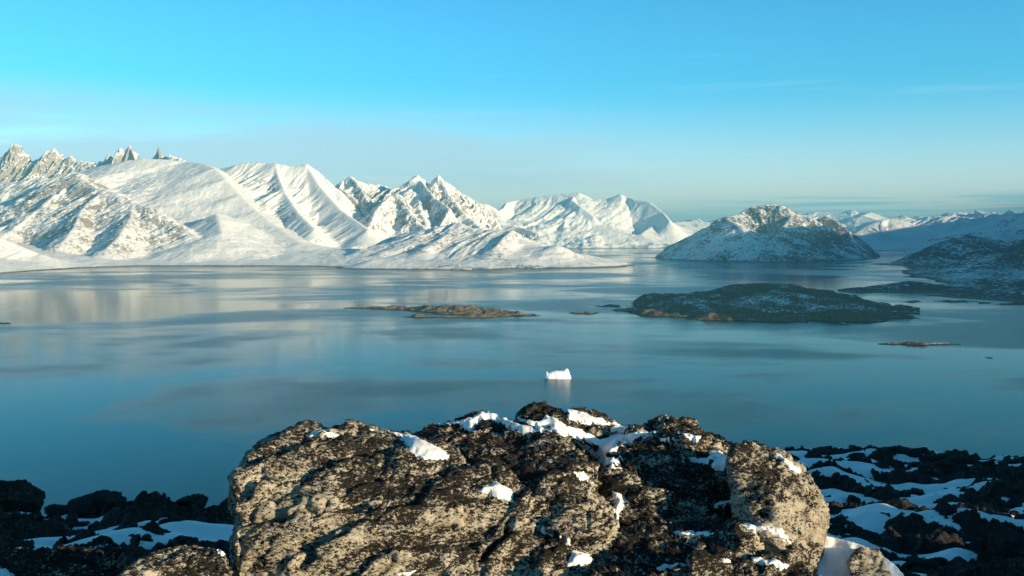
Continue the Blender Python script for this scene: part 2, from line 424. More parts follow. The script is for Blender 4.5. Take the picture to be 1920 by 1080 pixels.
# -- flat snowy shore land and the headland hill
sh_u = [-120, 0, 60, 130, 250, 500, 580, 640, 700, 760, 800, 840, 880, 920, 960, 985, 1010, 1100, 1140, 1172, 1185]
sh_v = [523, 513, 508, 503, 499, 499, 499.5, 501, 503.3, 505, 505.3, 506, 507, 505.5, 504, 503.3, 503.3, 502, 500, 497.5, 493]
def coast(X, Y, U, Z, RK):
    v = np.interp(U, sh_u, sh_v)
    Ds = H * F / (v - V0)
    nz = fbm2(X / 220, Y / 220, 4, 5)
    d = Y - Ds + 130 * nz * sstep(610, 760, U) + 40 * nz
    Dend = np.interp(U, [640, 900, 1000, 1100, 1140, 1172, 1186], [9e3, 9e3, 3.0e3, 1.3e3, 700, 250, 60])
    d2 = np.minimum(d, Dend - d)
    ap = np.interp(U, [560, 760], [1.0, 0.0])
    pl = np.where(d2 > 0, (95 + 190 * ap) * (1 - np.exp(-np.maximum(d2, 0) / (1500 + 1300 * ap))) + 6 * (1 - np.exp(-np.maximum(d2, 0) / 40)), d2 * .2)
    pl = pl + (9 * fbm2(X / 300, Y / 300, 4, 8) + 3 * fbm2(X / 70, Y / 70, 3, 88)) * sstep(0, 300, d2)
    pl = np.maximum(pl, -30)
    Z2 = np.where(Z > -5, np.maximum(pl, Z) + 8 * np.exp(-np.abs(pl - Z) / 20), pl)
    return Z2, np.where(Z > pl, RK, .15 + .35 * sstep(.0, .5, fbm2(X / 400, Y / 400, 3, 4)) + .75 * sstep(640, 760, U) * (1 - sstep(150, 650, d2)))
hl = [Ridge([(700, 470, 10.8), (735, 446, 10.7), (765, 437, 10.6), (800, 429, 10.5), (830, 423, 10.5), (850, 418, 10.5), (866, 420, 10.4), (885, 427, 10.3), (905, 431, 10.2), (940, 430, 10.1), (960, 433, 10.0), (985, 449, 9.9), (1000, 461, 9.8)], 1350, 1.1, .75, jag=14, ribs=26, riblen=150),
      Ridge([(960, 433, 10.0), (945, 444, 9.7), (930, 462, 9.4)], 500, .9, .8, ribs=30),
      Ridge([(980, 450, 9.8), (1003, 459, 9.7), (1020, 462, 9.6), (1045, 460, 9.5), (1062, 466, 9.5), (1080, 475, 9.5), (1095, 484, 9.5), (1120, 491, 9.5), (1150, 495, 9.55)], 850, 1.0, .45, jag=8, ribs=25),
      Ridge([(850, 419, 10.5), (840, 440, 10.1), (800, 462, 9.7)], 700, 1.0, .8, ribs=35),
      Ridge([(690, 489, 8.9), (700, 487, 8.85), (725, 490, 8.8), (760, 495, 8.7)], 300, 1.0, .35, jag=4),
      Ridge([(-160, 395, 9.0), (-60, 425, 8.9), (0, 445, 8.8), (35, 460, 8.8), (75, 476, 8.8), (120, 490, 9.0), (170, 497, 9.3)], 900, 1.15, .35, ribs=25, riblen=90)]
mountain('shore', 'flat snowy shore land with a low rocky headland at its tip', hl, (-100, 1190, 7.2, 13.2, 1150, 400), M_main, 31, eros=.5, extra=coast, cut=-8)

# -- broad pale mountain across the sound
mm = Ridge([(880, 440, 25.5), (915, 410, 25.3), (940, 392, 25), (972, 375, 25), (1010, 369, 25), (1050, 365, 25), (1085, 361, 25), (1098, 366, 25), (1110, 373, 25), (1135, 374, 25), (1150, 368, 25), (1163, 364, 25), (1178, 370, 25), (1195, 379, 25),
            (1212, 390, 25), (1230, 398, 24.8), (1246, 408, 24.6), (1258, 419, 24.5), (1264, 440, 24.3), (1270, 460, 24.2), (1274, 463.5, 24.1)], 4300, 1.1, .08, jag=6, ribs=36, riblen=380)
ms = [mm] + spurs(mm, 900, 3000, .10, 6, ang=35, R=1200) + [ Ridge([(1163, 366, 25), (1148, 388, 24.4), (1130, 406, 23.8), (1128, 422, 23.3), (1150, 432, 22.9), (1190, 440, 22.7), (1232, 455, 22.4)], 1000, .8, .3, jag=14, ribs=40, riblen=200),
      Ridge([(1020, 416, 23.6), (1050, 413, 23.5), (1085, 409, 23.4), (1110, 411, 23.4), (1125, 420, 23.3)], 1500, .95, .05, ribs=40, riblen=260),
      Ridge([(1175, 369, 25), (1200, 395, 24.3), (1230, 425, 23.5), (1255, 450, 22.9)], 1600, .95, .35, ribs=40, riblen=200),
      Ridge([(1040, 368, 25), (1020, 395, 24.4), (1000, 425, 23.6)], 1500, .95, .05, ribs=30, riblen=250)]
mountain('mountain', 'broad rounded white mountain across the sound', ms, (870, 1300, 20.5, 26.5, 560, 300), M_main, 37, eros=.7)

# -- the dome mountain with sunlit top
dm = Ridge([(1274, 477, 11.9), (1284, 468, 12.0), (1298, 455, 12.15), (1318, 436, 12.45), (1332, 428, 12.55), (1345, 417, 12.55), (1362, 407, 12.55), (1385, 402, 12.65), (1402, 391, 12.75), (1425, 384, 12.75), (1450, 382, 12.75), (1466, 386, 12.65), (1480, 391, 12.65), (1488, 403, 12.65),
            (1508, 402, 12.55), (1522, 408, 12.45), (1538, 418, 12.35), (1548, 436, 12.15), (1562, 452, 12.05), (1574, 470, 11.85), (1584, 480, 11.75)], 880, .80, .35, jag=9, ribs=16, riblen=160)
ds = [dm] + [ Ridge([(1360, 408, 12.55), (1375, 415, 12.25), (1390, 425, 11.95), (1400, 445, 11.55)], 900, .85, .3, ribs=25),
      Ridge([(1485, 395, 12.65), (1480, 412, 12.25), (1465, 425, 11.95), (1450, 450, 11.45)], 900, .85, .55, ribs=25),
      Ridge([(1538, 408, 13.95), (1548, 405, 13.95), (1565, 413, 13.85), (1580, 423, 13.75), (1592, 434, 13.65), (1600, 449, 13.35), (1606, 464, 12.95), (1613, 474, 12.65)], 520, .8, .4, jag=5, ribs=25)]
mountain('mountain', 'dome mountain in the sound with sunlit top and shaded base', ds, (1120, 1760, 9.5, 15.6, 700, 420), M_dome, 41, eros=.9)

# -- far ranges
fr = Ridge([(1180, 440, 29), (1230, 425, 29), (1262, 416, 29), (1285, 413, 29), (1308, 410, 29), (1322, 417, 29), (1345, 412, 29), (1360, 406, 29), (1420, 402, 29), (1500, 404, 29)], 6500, 1.2, .0, jag=15, ribs=80, riblen=500)
mountain('mountain_range', 'far blue range between the broad mountain and the dome mountain', [fr] + spurs(fr, 1300, 5500, .2, 5), (1170, 1520, 20, 31, 360, 200), M_far, 43, eros=1.0, efreq=1 / 1800)
f2 = Ridge([(1490, 406, 28), (1525, 397, 28), (1550, 398, 28), (1562, 404, 28), (1580, 398, 28), (1597, 393, 28), (1612, 400, 28), (1630, 408, 28), (1658, 410, 27.5), (1682, 407, 27), (1692, 403, 27), (1708, 410, 27), (1722, 405, 27), (1748, 407, 27), (1762, 403, 26.5), (1778, 398, 26.5),
            (1800, 398, 26.5), (1818, 399, 26.5), (1823, 405, 26), (1829, 394, 26), (1850, 399, 26), (1860, 397, 26), (1873, 404, 26), (1884, 401, 26), (1893, 394, 26), (1912, 400, 26), (1930, 395, 26), (1990, 390, 26), (2060, 395, 26)], 5200, 1.05, .0, jag=12, ribs=90, riblen=420)
f3 = Ridge([(1560, 470, 21), (1600, 440, 22), (1625, 424, 22.5), (1650, 413, 22.8), (1668, 410, 23), (1676, 424, 22.5), (1700, 440, 22)], 3000, .95, .0, jag=8, ribs=60, riblen=400)
f4 = Ridge([(1690, 458, 19), (1740, 448, 19.5), (1800, 438, 20), (1860, 430, 20), (1930, 420, 20), (2010, 412, 20)], 3200, .95, .05, jag=10, ribs=60, riblen=400)
mountain('mountain_range', 'far blue range with small sunlit crests beyond the channel', [f2, f3, f4] + spurs(f2, 1100, 4500, .2, 8), (1480, 2040, 16.0, 30, 600, 330), M_far, 47, eros=1.0, efreq=1 / 1800)

# -- shaded right coast
b1 = Ridge([(1745, 472, 13.4), (1780, 448, 13.8), (1810, 434, 14), (1845, 420, 14.3), (1880, 409, 14.4), (1910, 402, 14.5), (1960, 380, 14.5), (2060, 350, 14.5)], 3000, 1.0, .1, jag=10, ribs=60, riblen=240)
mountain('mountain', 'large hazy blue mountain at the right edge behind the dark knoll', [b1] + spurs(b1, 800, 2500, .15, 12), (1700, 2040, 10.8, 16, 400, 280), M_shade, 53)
b2 = [Ridge([(1706, 494, 9.8), (1725, 488, 9.9), (1745, 475, 10.0), (1758, 460, 10.1), (1772, 451, 10.2), (1790, 446, 10.3), (1812, 442, 10.4), (1835, 443, 10.5), (1860, 449, 10.6), (1900, 452, 10.7), (2000, 430, 10.8)], 760, .9, .58, jag=8, ribs=35, riblen=130)]
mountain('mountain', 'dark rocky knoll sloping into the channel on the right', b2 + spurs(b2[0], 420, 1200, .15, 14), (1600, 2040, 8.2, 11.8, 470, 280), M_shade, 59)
b3 = [Ridge([(1722, 520, 6.95), (1745, 517, 6.95), (1765, 514, 7.0), (1785, 516, 7.05), (1800, 509, 7.1), (1818, 503, 7.2), (1832, 495, 7.3), (1848, 486, 7.4), (1862, 480, 7.5), (1885, 474, 7.6), (1910, 470, 7.7), (1960, 464, 7.8), (2050, 440, 7.9)], 1500, 1.35, .65, jag=6, ribs=22, riblen=90),
      Ridge([(1862, 481, 7.5), (1850, 495, 7.1), (1835, 510, 6.7), (1800, 525, 6.2)], 700, 1.1, .5, ribs=18),
      Ridge([(1582, 5210, 5), (1600, 5215, 20), (1613, 5200, 25), (1632, 5190, 8), (1650, 5230, 14), (1680, 5320, 34), (1705, 5340, 50), (1728, 5300, 48), (1745, 5250, 34), (1790, 5200, 24), (1850, 5000, 32), (1920, 4750, 42), (2000, 4600, 60)], 330, .8, .95, jag=3, fmt='uDz'),
      Ridge([(1745, 5600, 12), (1800, 5750, 20), (1900, 5800, 60), (2040, 5800, 120)], 700, .9, .6, jag=4, fmt='uDz'),
      Ridge([(1760, 4850, 6), (1850, 4650, 12), (1960, 4400, 18)], 160, .8, .95, jag=2, fmt='uDz')]
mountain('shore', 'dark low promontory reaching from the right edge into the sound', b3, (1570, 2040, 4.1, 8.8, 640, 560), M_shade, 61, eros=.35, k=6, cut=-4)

# -- off-frame mountains to the right whose shade falls over the islands and coast
def shader_range(label, pts, R, seed, step=70.0):
    r = Ridge(pts, R, 1.0, .3, jag=30, ribs=60, riblen=260, fmt='xyz')
    lo = r.P[:, :2].min(0) - R; hi = r.P[:, :2].max(0) + R
    X, Y = np.meshgrid(np.arange(lo[0], hi[0], step), np.arange(lo[1], hi[1], step))
    Z, RK = field(X, Y, [r], seed)
    Z = np.where(X / np.maximum(Y, 1) < .535, -30, Z)
    tag(grid_mesh('mountain', X, Y, np.maximum(Z, -30), M_shade, keep=Z > -12, attrs={'rk': RK}), label, kind='structure')
CASTERS = True
if CASTERS:
    shader_range('high hill beyond the right edge shading the big island', [(1650, 2430, 60), (1780, 2620, 150), (1938, 2852, 410), (2121, 3121, 430), (2330, 3427, 400), (2700, 3950, 600), (3200, 4650, 640), (3900, 5600, 700)], 520, 71, 25.0)
    shader_range('high ridge beyond the right edge shading the right coast', [(3700, 5300, 500), (4400, 6300, 700), (5300, 7700, 900), (6340, 9290, 1150), (7200, 10500, 1110), (7800, 11300, 1000), (9400, 13600, 1250), (12300, 17700, 1400), (15200, 22200, 1560), (19500, 28000, 1560)], 1250, 73, 55.0)

# ------------------------------------------------------------------ islands and skerries
M_isle = mountain_mat('brown_island', -.25, (.20, .155, .095), (.06, .05, .035), speck=.9, shore=3.0, fine=4.5, shore_col=(.24, .18, .11))
M_isle2 = mountain_mat('dark_island', -.09, (.17, .125, .072), (.035, .029, .019), speck=.9, shore=3.0, fine=3.0, shore_col=(.10, .08, .055))
i1 = [Ridge([(657, 4020, 3), (690, 4015, 6), (720, 4000, 9), (742, 3990, 15), (758, 3960, 9), (785, 3930, 15), (820, 3880, 22), (850, 3850, 27), (880, 3830, 24), (905, 3810, 19), (925, 3790, 19), (945, 3750, 11), (975, 3680, 8), (1001, 3640, 3)], 95, .75, .5, jag=2, fmt='uDz'),
      Ridge([(850, 3760, 12), (910, 3720, 13), (950, 3700, 8)], 70, .8, .6, jag=2, fmt='uDz'),
      Ridge([(768, 3590, 3), (778, 3590, 9), (792, 3585, 8), (800, 3580, 4), (850, 3570, 6), (900, 3575, 6), (950, 3620, 6)], 34, .8, .6, jag=1.2, fmt='uDz')]
def isle(label, rr, win, mat, seed, big=0.0):
    X, Y, U = window(*win)
    Z, RK = field(X, Y, rr, seed, k=2.0, base=-12, eros=0)
    wob = (fbm2(X / 45, Y / 45, 5, seed + 9) + big * fbm2(X / 190, Y / 190, 3, seed + 2))
    Z = Z + (wob * 5.5 + 2.0 * (rid2(X / 22, Y / 22, 3, seed + 4) - .7)) * sstep(-6, 8, Z)
    return tag(grid_mesh('island', X, Y, np.maximum(Z, -10), mat, keep=Z > -3, attrs={'rk': RK}), label, kind='structure')
isle('long low brown sunlit island in the middle of the sound', i1, (640, 1015, 3.48, 4.12, 560, 220), M_isle, 81)
i2 = [Ridge([(1155, 4110, 3), (1180, 4080, 9), (1215, 4090, 16), (1258, 4180, 50), (1300, 4230, 56), (1350, 4260, 62), (1390, 4300, 76), (1425, 4300, 89), (1460, 4260, 84), (1500, 4200, 76), (1540, 4130, 62), (1590, 4050, 46), (1635, 3990, 28), (1668, 3950, 14), (1696, 3930, 4)], 330, .55, .7, jag=7, fmt='uDz'),
      Ridge([(1240, 3880, 18), (1300, 3720, 22), (1360, 3600, 20), (1430, 3530, 24), (1500, 3510, 22), (1560, 3520, 20), (1620, 3640, 18), (1660, 3760, 10)], 190, .75, .85, jag=4, fmt='uDz'),
      Ridge([(1400, 3900, 62), (1450, 3880, 66), (1500, 3880, 62), (1540, 3880, 48)], 210, .8, .42, jag=3, fmt='uDz'),
      Ridge([(1300, 3950, 40), (1350, 3800, 34), (1420, 3700, 32), (1520, 3700, 34), (1590, 3760, 28)], 260, .8, .5, jag=3, fmt='uDz')]
isle('large dark rocky island with a snow patch on top', i2, (1125, 1725, 3.2, 4.8, 800, 460), M_isle2, 83, big=3.4)
sk = [('small brown skerry just left of the dark island', 1093, 587, 24, 6, 0), ('thin dark skerry off the left tip of the dark island', 1136, 574, 16, 4, 0), ('tiny skerry close under the near shore of the dark island', 1573, 607, 14, 4, 1),
      ('low brown skerry on its own in the near right water', 1722, 646, 66, 9, 0), ('single dark rock awash near the right edge of the water', 1853, 672, 6, 2, 1),
      ('flat islet beside the right promontory, nearest the dark island', 1710, 566, 14, 4, 1), ('long flat islet below the right promontory', 1792, 565.5, 34, 6, 1),
      ('small islet between the two long flat islets', 1846, 569, 9, 4, 1), ('flat islet at the right edge of the photo', 1912, 571, 38, 7, 1), ('low dark skerry at the left edge of the photo', 2, 606, 14, 4, 1)]
for i, (lb, u, v, hw, h, dark) in enumerate(sk):
    D = H * F / (v - V0); w = hw / F
    rs = random.Random(i + 3)
    pts = [(u - hw * 1.0, D, 1.0)] + [(u + hw * q, D * (1 + rs.uniform(-.004, .010)), h * rs.uniform(.45, 1.0)) for q in (-.6, -.2, .15, .5)] + [(u + hw, D * 1.004, 1.0)]
    px = D * D / (F * H)
    isle(lb, [Ridge(pts, max(7, px * 1.2), .8, .6, jag=.8, fmt='uDz')], (u - hw * 1.25, u + hw * 1.25, D * .0009780, D * .00103, 90, 60), M_isle2 if (dark or u > 1700) else M_isle, 90 + i)

# ------------------------------------------------------------------ iceberg
def iceberg():
    m, t = newmat('ice')
    co = t.n('ShaderNodeTexCoord').outputs['Object']
    n = t.noise(co, .25, 5, .6)
    bmp = t.n('ShaderNodeBump', {'Height': n, 'Strength': .6, 'Distance': 1.5})
    b = t.n('ShaderNodeBsdfPrincipled', {'Base Color': t.mix(t.ss(n, .3, .7), rgb(.84, .90, .95), rgb(.93, .94, .95)), 'Roughness': .5, 'Normal': bmp.outputs[0]})
    t.n('ShaderNodeOutputMaterial', {'Surface': b.outputs[0]})
    D = 2048.0; cx = xy(1045.5, D)
    n_ = 200
    X, Y = np.meshgrid(np.linspace(-34, 34, n_), np.linspace(-20, 20, 120))
    prof_x = [-29, -27, -24.5, -22.5, -20, -17, -12, -4, 4, 10, 14, 17, 20, 23, 25, 27.5, 29]
    prof_z = [0, 4, 10, 14, 11, 12, 14, 15.5, 15.3, 15.8, 17, 19.5, 20.5, 17.5, 11, 4, 0]
    pz = np.interp(X + .5 * fbm2(X / 9, Y / 9, 2, 5), prof_x, prof_z, left=-6, right=-6)
    halfd = np.interp(X, [-30, -20, 0, 15, 29], [4, 11, 14, 13, 5])
    e = np.clip(np.abs(Y + .8 * fbm2(X / 16, X * 0 + 3, 2, 6)) / halfd, 0, 2)
    Z = pz * np.clip(1 - e ** 3.2, -1, 1) + .5 * fbm2(X / 6, Y / 6, 3, 7) * (e < 1)
    Z = np.where(e > 1, -3, Z)
    o = grid_mesh('iceberg', X, Y, Z, m, keep=Z > -2.9)
    o.location = (cx, D + 8, 0.0)
    tag(o, 'bright white iceberg with two raised ends floating alone on the water', 'iceberg')
iceberg()

# ------------------------------------------------------------------ water
def water():
    m, t = newmat('fjord_water')
    co = t.n('ShaderNodeTexCoord').outputs['Object']
    a = t.noise(t.mapping(co, (.75, 1, 1)), 1 / 900., 4, .55, .6)
    b_ = t.noise(t.mapping(co, (.5, 1, 1), (0, 0, .2)), 1 / 2600., 3, .5, .5)
    f = t.noise(t.mapping(co, (.6, 1, 1)), 1 / 140., 3, .6)
    s = t.math('ADD', t.math('MULTIPLY', a, .5), t.math('ADD', t.math('MULTIPLY', b_, .42), t.math('MULTIPLY', f, .10)))
    rf = t.ss(s, .47, .57)
    rough = t.math('MULTIPLY_ADD', rf, .18, .06)
    w = t.noise(co, 1 / 3.5, 3, .55)
    bmp = t.n('ShaderNodeBump', {'Height': w, 'Strength': t.math('MULTIPLY_ADD', rf, .55, .10), 'Distance': 1.0})
    deep = t.mix(rf, rgb(.002, .028, .031), rgb(.003, .048, .052))
    b = t.n('ShaderNodeBsdfPrincipled', {'Base Color': deep, 'Roughness': rough, 'IOR': 1.333, 'Specular IOR Level': .11, 'Normal': bmp.outputs[0]})
    t.n('ShaderNodeOutputMaterial', {'Surface': b.outputs[0]})
    n = 40
    X, Y = np.meshgrid(np.linspace(-60000, 60000, n), np.linspace(-30000, 90000, n))
    tag(grid_mesh('water', X, Y, X * 0, m), 'calm teal fjord water with pale wind streaks', kind='structure')
water()

# ------------------------------------------------------------------ near ground
EYE = H
def zplane(s):       # not used for geometry: height of the shade line
    return -2.3 - math.tan(SUN_EL) * (s - 5)
def ground_base(x, y):
    r = np.sqrt(x * x + y * y); az = np.arctan2(x, np.maximum(y, 1e-3) + 0 * x); az = np.arctan2(x, y)
    zl = np.interp(y, [-50, 0, 7, 12, 32, 60], [-1.6, -1.6, -3.7, -5.0, -8.9, -14.5])
    zr = np.interp(y, [-50, 0, 25, 66, 200], [-1.6, -1.6, -8.8, -14.2, -30])
    w = sstep(-.22, .2, az)
    w = np.where(np.abs(az) > 1.6, .5, w)
    z = zl * (1 - w) + zr * w
    s = -(x * SUN_H[0] + y * SUN_H[1])           # distance down-sun of the eye
    p = x * (-SUN_H[1]) + y * SUN_H[0]           # across the light
    # the slope behind rises to a crest that throws its shade over both sides
    crest = zcrest(p)
    hb = np.exp(-((s + 45) / 17.0) ** 2)
    z = np.where(s < 3, z * (1 - hb) + crest * hb, z)
    redge = np.interp(az, [-3.2, -1.2, -.55, -.10, .12, .25, .6, 1.2, 3.2], [150, 80, 33, 31, 55, 66, 67, 110, 150])
    redge = redge * (1 + .06 * noise2(az * 6, az * 0 + 1.5, 3))
    z = z - .72 * np.maximum(r - redge, 0) - .04 * np.clip(r - redge + 5, 0, 5) ** 2 * .3
    return z
def zcrest(p):
    z0 = np.interp(p, [-60, -5, 3, 11.5, 13, 24, 29, 31, 32.5, 34, 37, 39.5, 41, 60, 120], [-1.6, -1.9, -2.4, -3.0, 0, 1, -1.5, -11, -11, -2, -12.5, -12.5, -1.5, 1, 1])
    return z0 + math.tan(SUN_EL) * 45 + .35 * noise2(p / 2.2, p * 0 + 4.2, 9)

azs = np.concatenate([np.arange(-180, -34, 3.0), np.linspace(-32, 32, 1100), np.arange(34, 181, 3.0)]) * math.pi / 180
def ground_grid(nr, naz_step=1):
    a = azs if naz_step == 1 else np.concatenate([np.arange(-180, -34, 3.0), np.linspace(-32, 32, 1100 // naz_step), np.arange(34, 181, 3.0)]) * math.pi / 180
    rr_ = np.concatenate([[.3, 1, 2, 3, 4, 5, 6, 7], np.geomspace(8, 95, nr), np.geomspace(100, 1500, 50)])
    A, R = np.meshgrid(a, rr_)
    return R * np.sin(A), R * np.cos(A)
M_ground = lichen_mat('shade_darkened_rock', -.36, pale=(.30, .27, .20), dark=(.013, .013, .013), topdark=.10, scale=.5, snow=0.0)  # pale lichen cut back and rock blackened: deep shade put into the colour
M_snow = snow_mat('snow')
X, Y = ground_grid(760)
gb = ground_base(X, Y)
nf = sstep(4, 12, np.sqrt(X * X + Y * Y))
rel = (.55 * fbm2(X / 6.0, Y / 6.0, 3, 101) + .42 * (rid2(X / 2.6, Y / 2.6, 3, 102) - .72) + .50 * facet2((X + .3 * noise2(X, Y, 5)) / 1.5, (Y + .3 * noise2(X + 9, Y, 6)) / 1.5, 103, 1.4, .8) + .22 * facet2(X / .55, Y / .55, 105, 1.4, .8) + .20 * fbm2(X / .7, Y / .7, 3, 104) + .15 * (rid2(X / .45, Y / .45, 2, 106) - .7)) * nf
GZ = np.maximum(gb + rel, -330)
GZ[0, :] = GZ[0].mean()
ground_o = tag(grid_mesh('ground', X, Y, GZ + EYE, M_ground, keep=GZ > -320), 'dark shaded rocky ground falling away to the fjord', kind='structure')
def ground_h(x, y):
    x = np.atleast_1d(np.array(x, float)); y = np.atleast_1d(np.array(y, float))
    return ground_base(x, y) + .55 * fbm2(x / 6.0, y / 6.0, 3, 101)
Xs, Ys = ground_grid(420, 2)
gs = ground_base(Xs, Ys)
wr = sstep(-.05, .25, np.arctan2(Xs, Ys))
SZ = gs + .42 * fbm2(Xs / 6.0, Ys / 6.0, 2, 101) + .50 * fbm2(Xs / 5.0 + 9, Ys / 3.5, 2, 140) + .16 * fbm2(Xs / 1.6, Ys / 1.3, 2, 141) - .01 - wr * .01
SZ[:8] -= 1.0
tag(grid_mesh('snow', Xs, Ys, np.maximum(SZ, -300) + EYE, M_snow, keep=(SZ > -200)), 'blue shaded snow lying between the dark rocks', kind='stuff')

# ------------------------------------------------------------------ rocks
def hull_bm(hulls):
    bm = bmesh.new()
    for pts in hulls:
        vs = [bm.verts.new(p) for p in pts]
        res = bmesh.ops.convex_hull(bm, input=vs)
        dead = [g for g in res['geom_interior'] if isinstance(g, bmesh.types.BMVert) and g.is_valid]
        if dead: bmesh.ops.delete(bm, geom=dead, context='VERTS')
    bmesh.ops.recalc_face_normals(bm, faces=bm.faces[:])
    return bm

def rock_mesh(name, hulls, voxel, mat, seed, amps=(.10, .05, .02), freqs=(1.3, 4.0, 13.0), smooth=6, ledge=0.0, ledge_dir=(.35, -.1, .93), ledge_f=2.2, cracks=()):
    bm = hull_bm(hulls)
    me0 = bpy.data.meshes.new('tmp'); bm.to_mesh(me0); bm.free()
    o = bpy.data.objects.new('tmp', me0); C.objects.link(o)
    md = o.modifiers.new('r', 'REMESH'); md.mode = 'VOXEL'; md.voxel_size = voxel; md.adaptivity = 0
    sm = o.modifiers.new('s', 'SMOOTH'); sm.iterations = smooth; sm.factor = .5
    dg = bpy.context.evaluated_depsgraph_get(); dg.update()
    me = bpy.data.meshes.new_from_object(o.evaluated_get(dg))
    bpy.data.objects.remove(o); bpy.data.meshes.remove(me0)
    n = len(me.vertices)
    co = np.empty(n * 3, np.float32); me.vertices.foreach_get('co', co); co = co.reshape(-1, 3).astype(float)
    def normals():
        nn = np.empty(n * 3, np.float32); me.vertices.foreach_get('normal', nn); return nn.reshape(-1, 3).astype(float)
    nn = normals()
    off = np.array([seed * 3.13, seed * 1.7, seed * 2.3])
    p = co + off
    d = amps[0] * fbm3(p * freqs[0], 3, seed)
    co = co + nn * d[:, None]
    me.vertices.foreach_set('co', co.astype(np.float32).ravel()); me.update(); nn = normals()
    wp = p + .10 * np.stack([fbm3(p * 3 + 9, 2, seed + 61), fbm3(p * 3 + 19, 2, seed + 62), fbm3(p * 3 + 29, 2, seed + 63)], 1)
    cb, sb = math.cos(.38), math.sin(.38)                # bedding dips gently
    wq = np.stack([wp[:, 0] * cb + wp[:, 2] * sb, wp[:, 1], (wp[:, 2] * cb - wp[:, 0] * sb) * 1.8], 1)
    f1, g1 = facet3(wq * freqs[1] * .50, seed + 81, 1.5, .75)
    f2, g2 = facet3(wq * freqs[1] * 1.5, seed + 82, 1.3, .8)
    d = amps[1] * (1.15 * f1 + .42 * f2 - .55 * np.exp(-(g1 / .05) ** 2) - .18 * np.exp(-(g2 / .08) ** 2))
    d = d + amps[1] * .5 * (rid3(p * freqs[1] * np.array([1, 1, 1.7]), 3, seed + 5) - .72) + amps[2] * 1.5 * (rid3(p * freqs[2] * np.array([1, 1, 1.5]), 2, seed + 9) - .7) + amps[2] * .7 * fbm3(p * freqs[2] * 1.7, 2, seed + 12)
    if ledge:
        ld = np.array(ledge_dir); ld = ld / np.linalg.norm(ld)
        q = (p @ ld) * ledge_f + .55 * fbm3(p * .9, 3, seed + 20)
        fr_ = q - np.floor(q)
        amp = ledge * (.4 + .9 * np.clip(fbm3(p * .8 + 30, 2, seed + 40) + .4, 0, 1.2))
        d = d + amp * (sstep(0, .78, fr_) * (1 - sstep(.86, 1.0, fr_)) - .4)
    co = co + nn * d[:, None]
    for (pl, width, depth) in cracks:      # each crack: a line of points, carved in
        P = np.array(pl); best = np.full(n, 9.0)
        for a, b in zip(P[:-1], P[1:]):
            ab = b - a; t = np.clip(((co - a) @ ab) / (ab @ ab), 0, 1)
            best = np.minimum(best, np.linalg.norm(co - (a + t[:, None] * ab), axis=1))
        best = best * (1 + .5 * fbm3(p * 6, 2, 77))
        co = co - nn * (depth * np.exp(-(best / width) ** 2))[:, None]
    me.vertices.foreach_set('co', co.astype(np.float32).ravel())
    me.update()
    me.polygons.foreach_set('use_smooth', np.full(len(me.polygons), True))
    me.materials.clear(); me.materials.append(mat)
    me.name = name
    return me

def W(u, v, D): return ((u - 960) / F * D, D, EYE - (v - V0) / F * D)

M_lich = lichen_mat('lichened_gneiss', .04)
M_lich_dark = lichen_mat('black_lichened_gneiss', -.08, snow=.10)
M_lich_pale = lichen_mat('pale_gneiss', .09, pale=(.50, .45, .35))
ROCKS = {}
def rock(key, name, label, hulls, mat, seed, voxel=.022, cat='boulder', group=None, **kw):
    me = rock_mesh(name, [[W(*p) for p in h] for h in hulls], voxel, mat, seed, **kw)
    o = bpy.data.objects.new(name, me); C.objects.link(o)
    tag(o, label, cat, group)
    ROCKS[key] = o
    return o

def cr(*pts): return [W(*p) for p in pts]
rock('A', 'boulder', 'largest boulder of the outcrop, speckled with lichen, square left edge', [[
    (436, 1180, 7.7), (437, 1000, 7.85), (441, 900, 8.1), (462, 853, 8.4), (492, 834, 8.7), (562, 800, 9.1), (640, 798, 9.3), (700, 800, 9.4), (762, 812, 9.5),
    (845, 850, 9.0), (960, 880, 8.5), (1035, 930, 8.2), (1040, 1000, 7.95), (1035, 1180, 7.5), (700, 1180, 7.45), (640, 960, 7.85),
    (436, 900, 9.6), (470, 855, 10.3), (436, 1180, 9.8), (580, 808, 10.9), (760, 822, 10.9), (1030, 1150, 10.0), (1000, 900, 10.5)]],
    M_lich, 2, amps=(.035, .048, .016), ledge=.085, ledge_dir=(-.42, .1, .9), ledge_f=2.6,
    cracks=[(cr((440, 978, 7.9), (500, 970, 7.9), (600, 958, 7.9), (650, 945, 7.95), (780, 945, 8.0)), .028, .24),
            (cr((560, 1060, 7.65), (600, 1025, 7.75), (660, 1000, 7.8), (740, 960, 7.95)), .028, .16),
            (cr((870, 1080, 7.6), (905, 1040, 7.7), (945, 1000, 7.85), (960, 960, 8.0)), .026, .2)])
rock('B', 'boulder', 'dark-topped boulder behind the square one, long snow patch on its crown', [[
    (750, 812, 9.9), (800, 790, 10.1), (850, 781, 10.2), (900, 770, 10.3), (930, 774, 10.3), (985, 800, 10.1), (1040, 822, 9.6), (1080, 832, 9.2), (1105, 850, 8.9), (1128, 880, 8.7),
    (1130, 930, 8.5), (1100, 930, 8.25), (1040, 900, 8.3), (950, 890, 8.6), (850, 860, 9.2), (900, 960, 8.5), (1120, 1050, 8.4), (800, 1000, 9.0), (900, 800, 11.4), (1100, 860, 10.5), (1100, 1000, 10.5)]],
    M_lich_dark, 5, amps=(.07, .05, .02), ledge=.04, ledge_dir=(-.3, .2, .9))
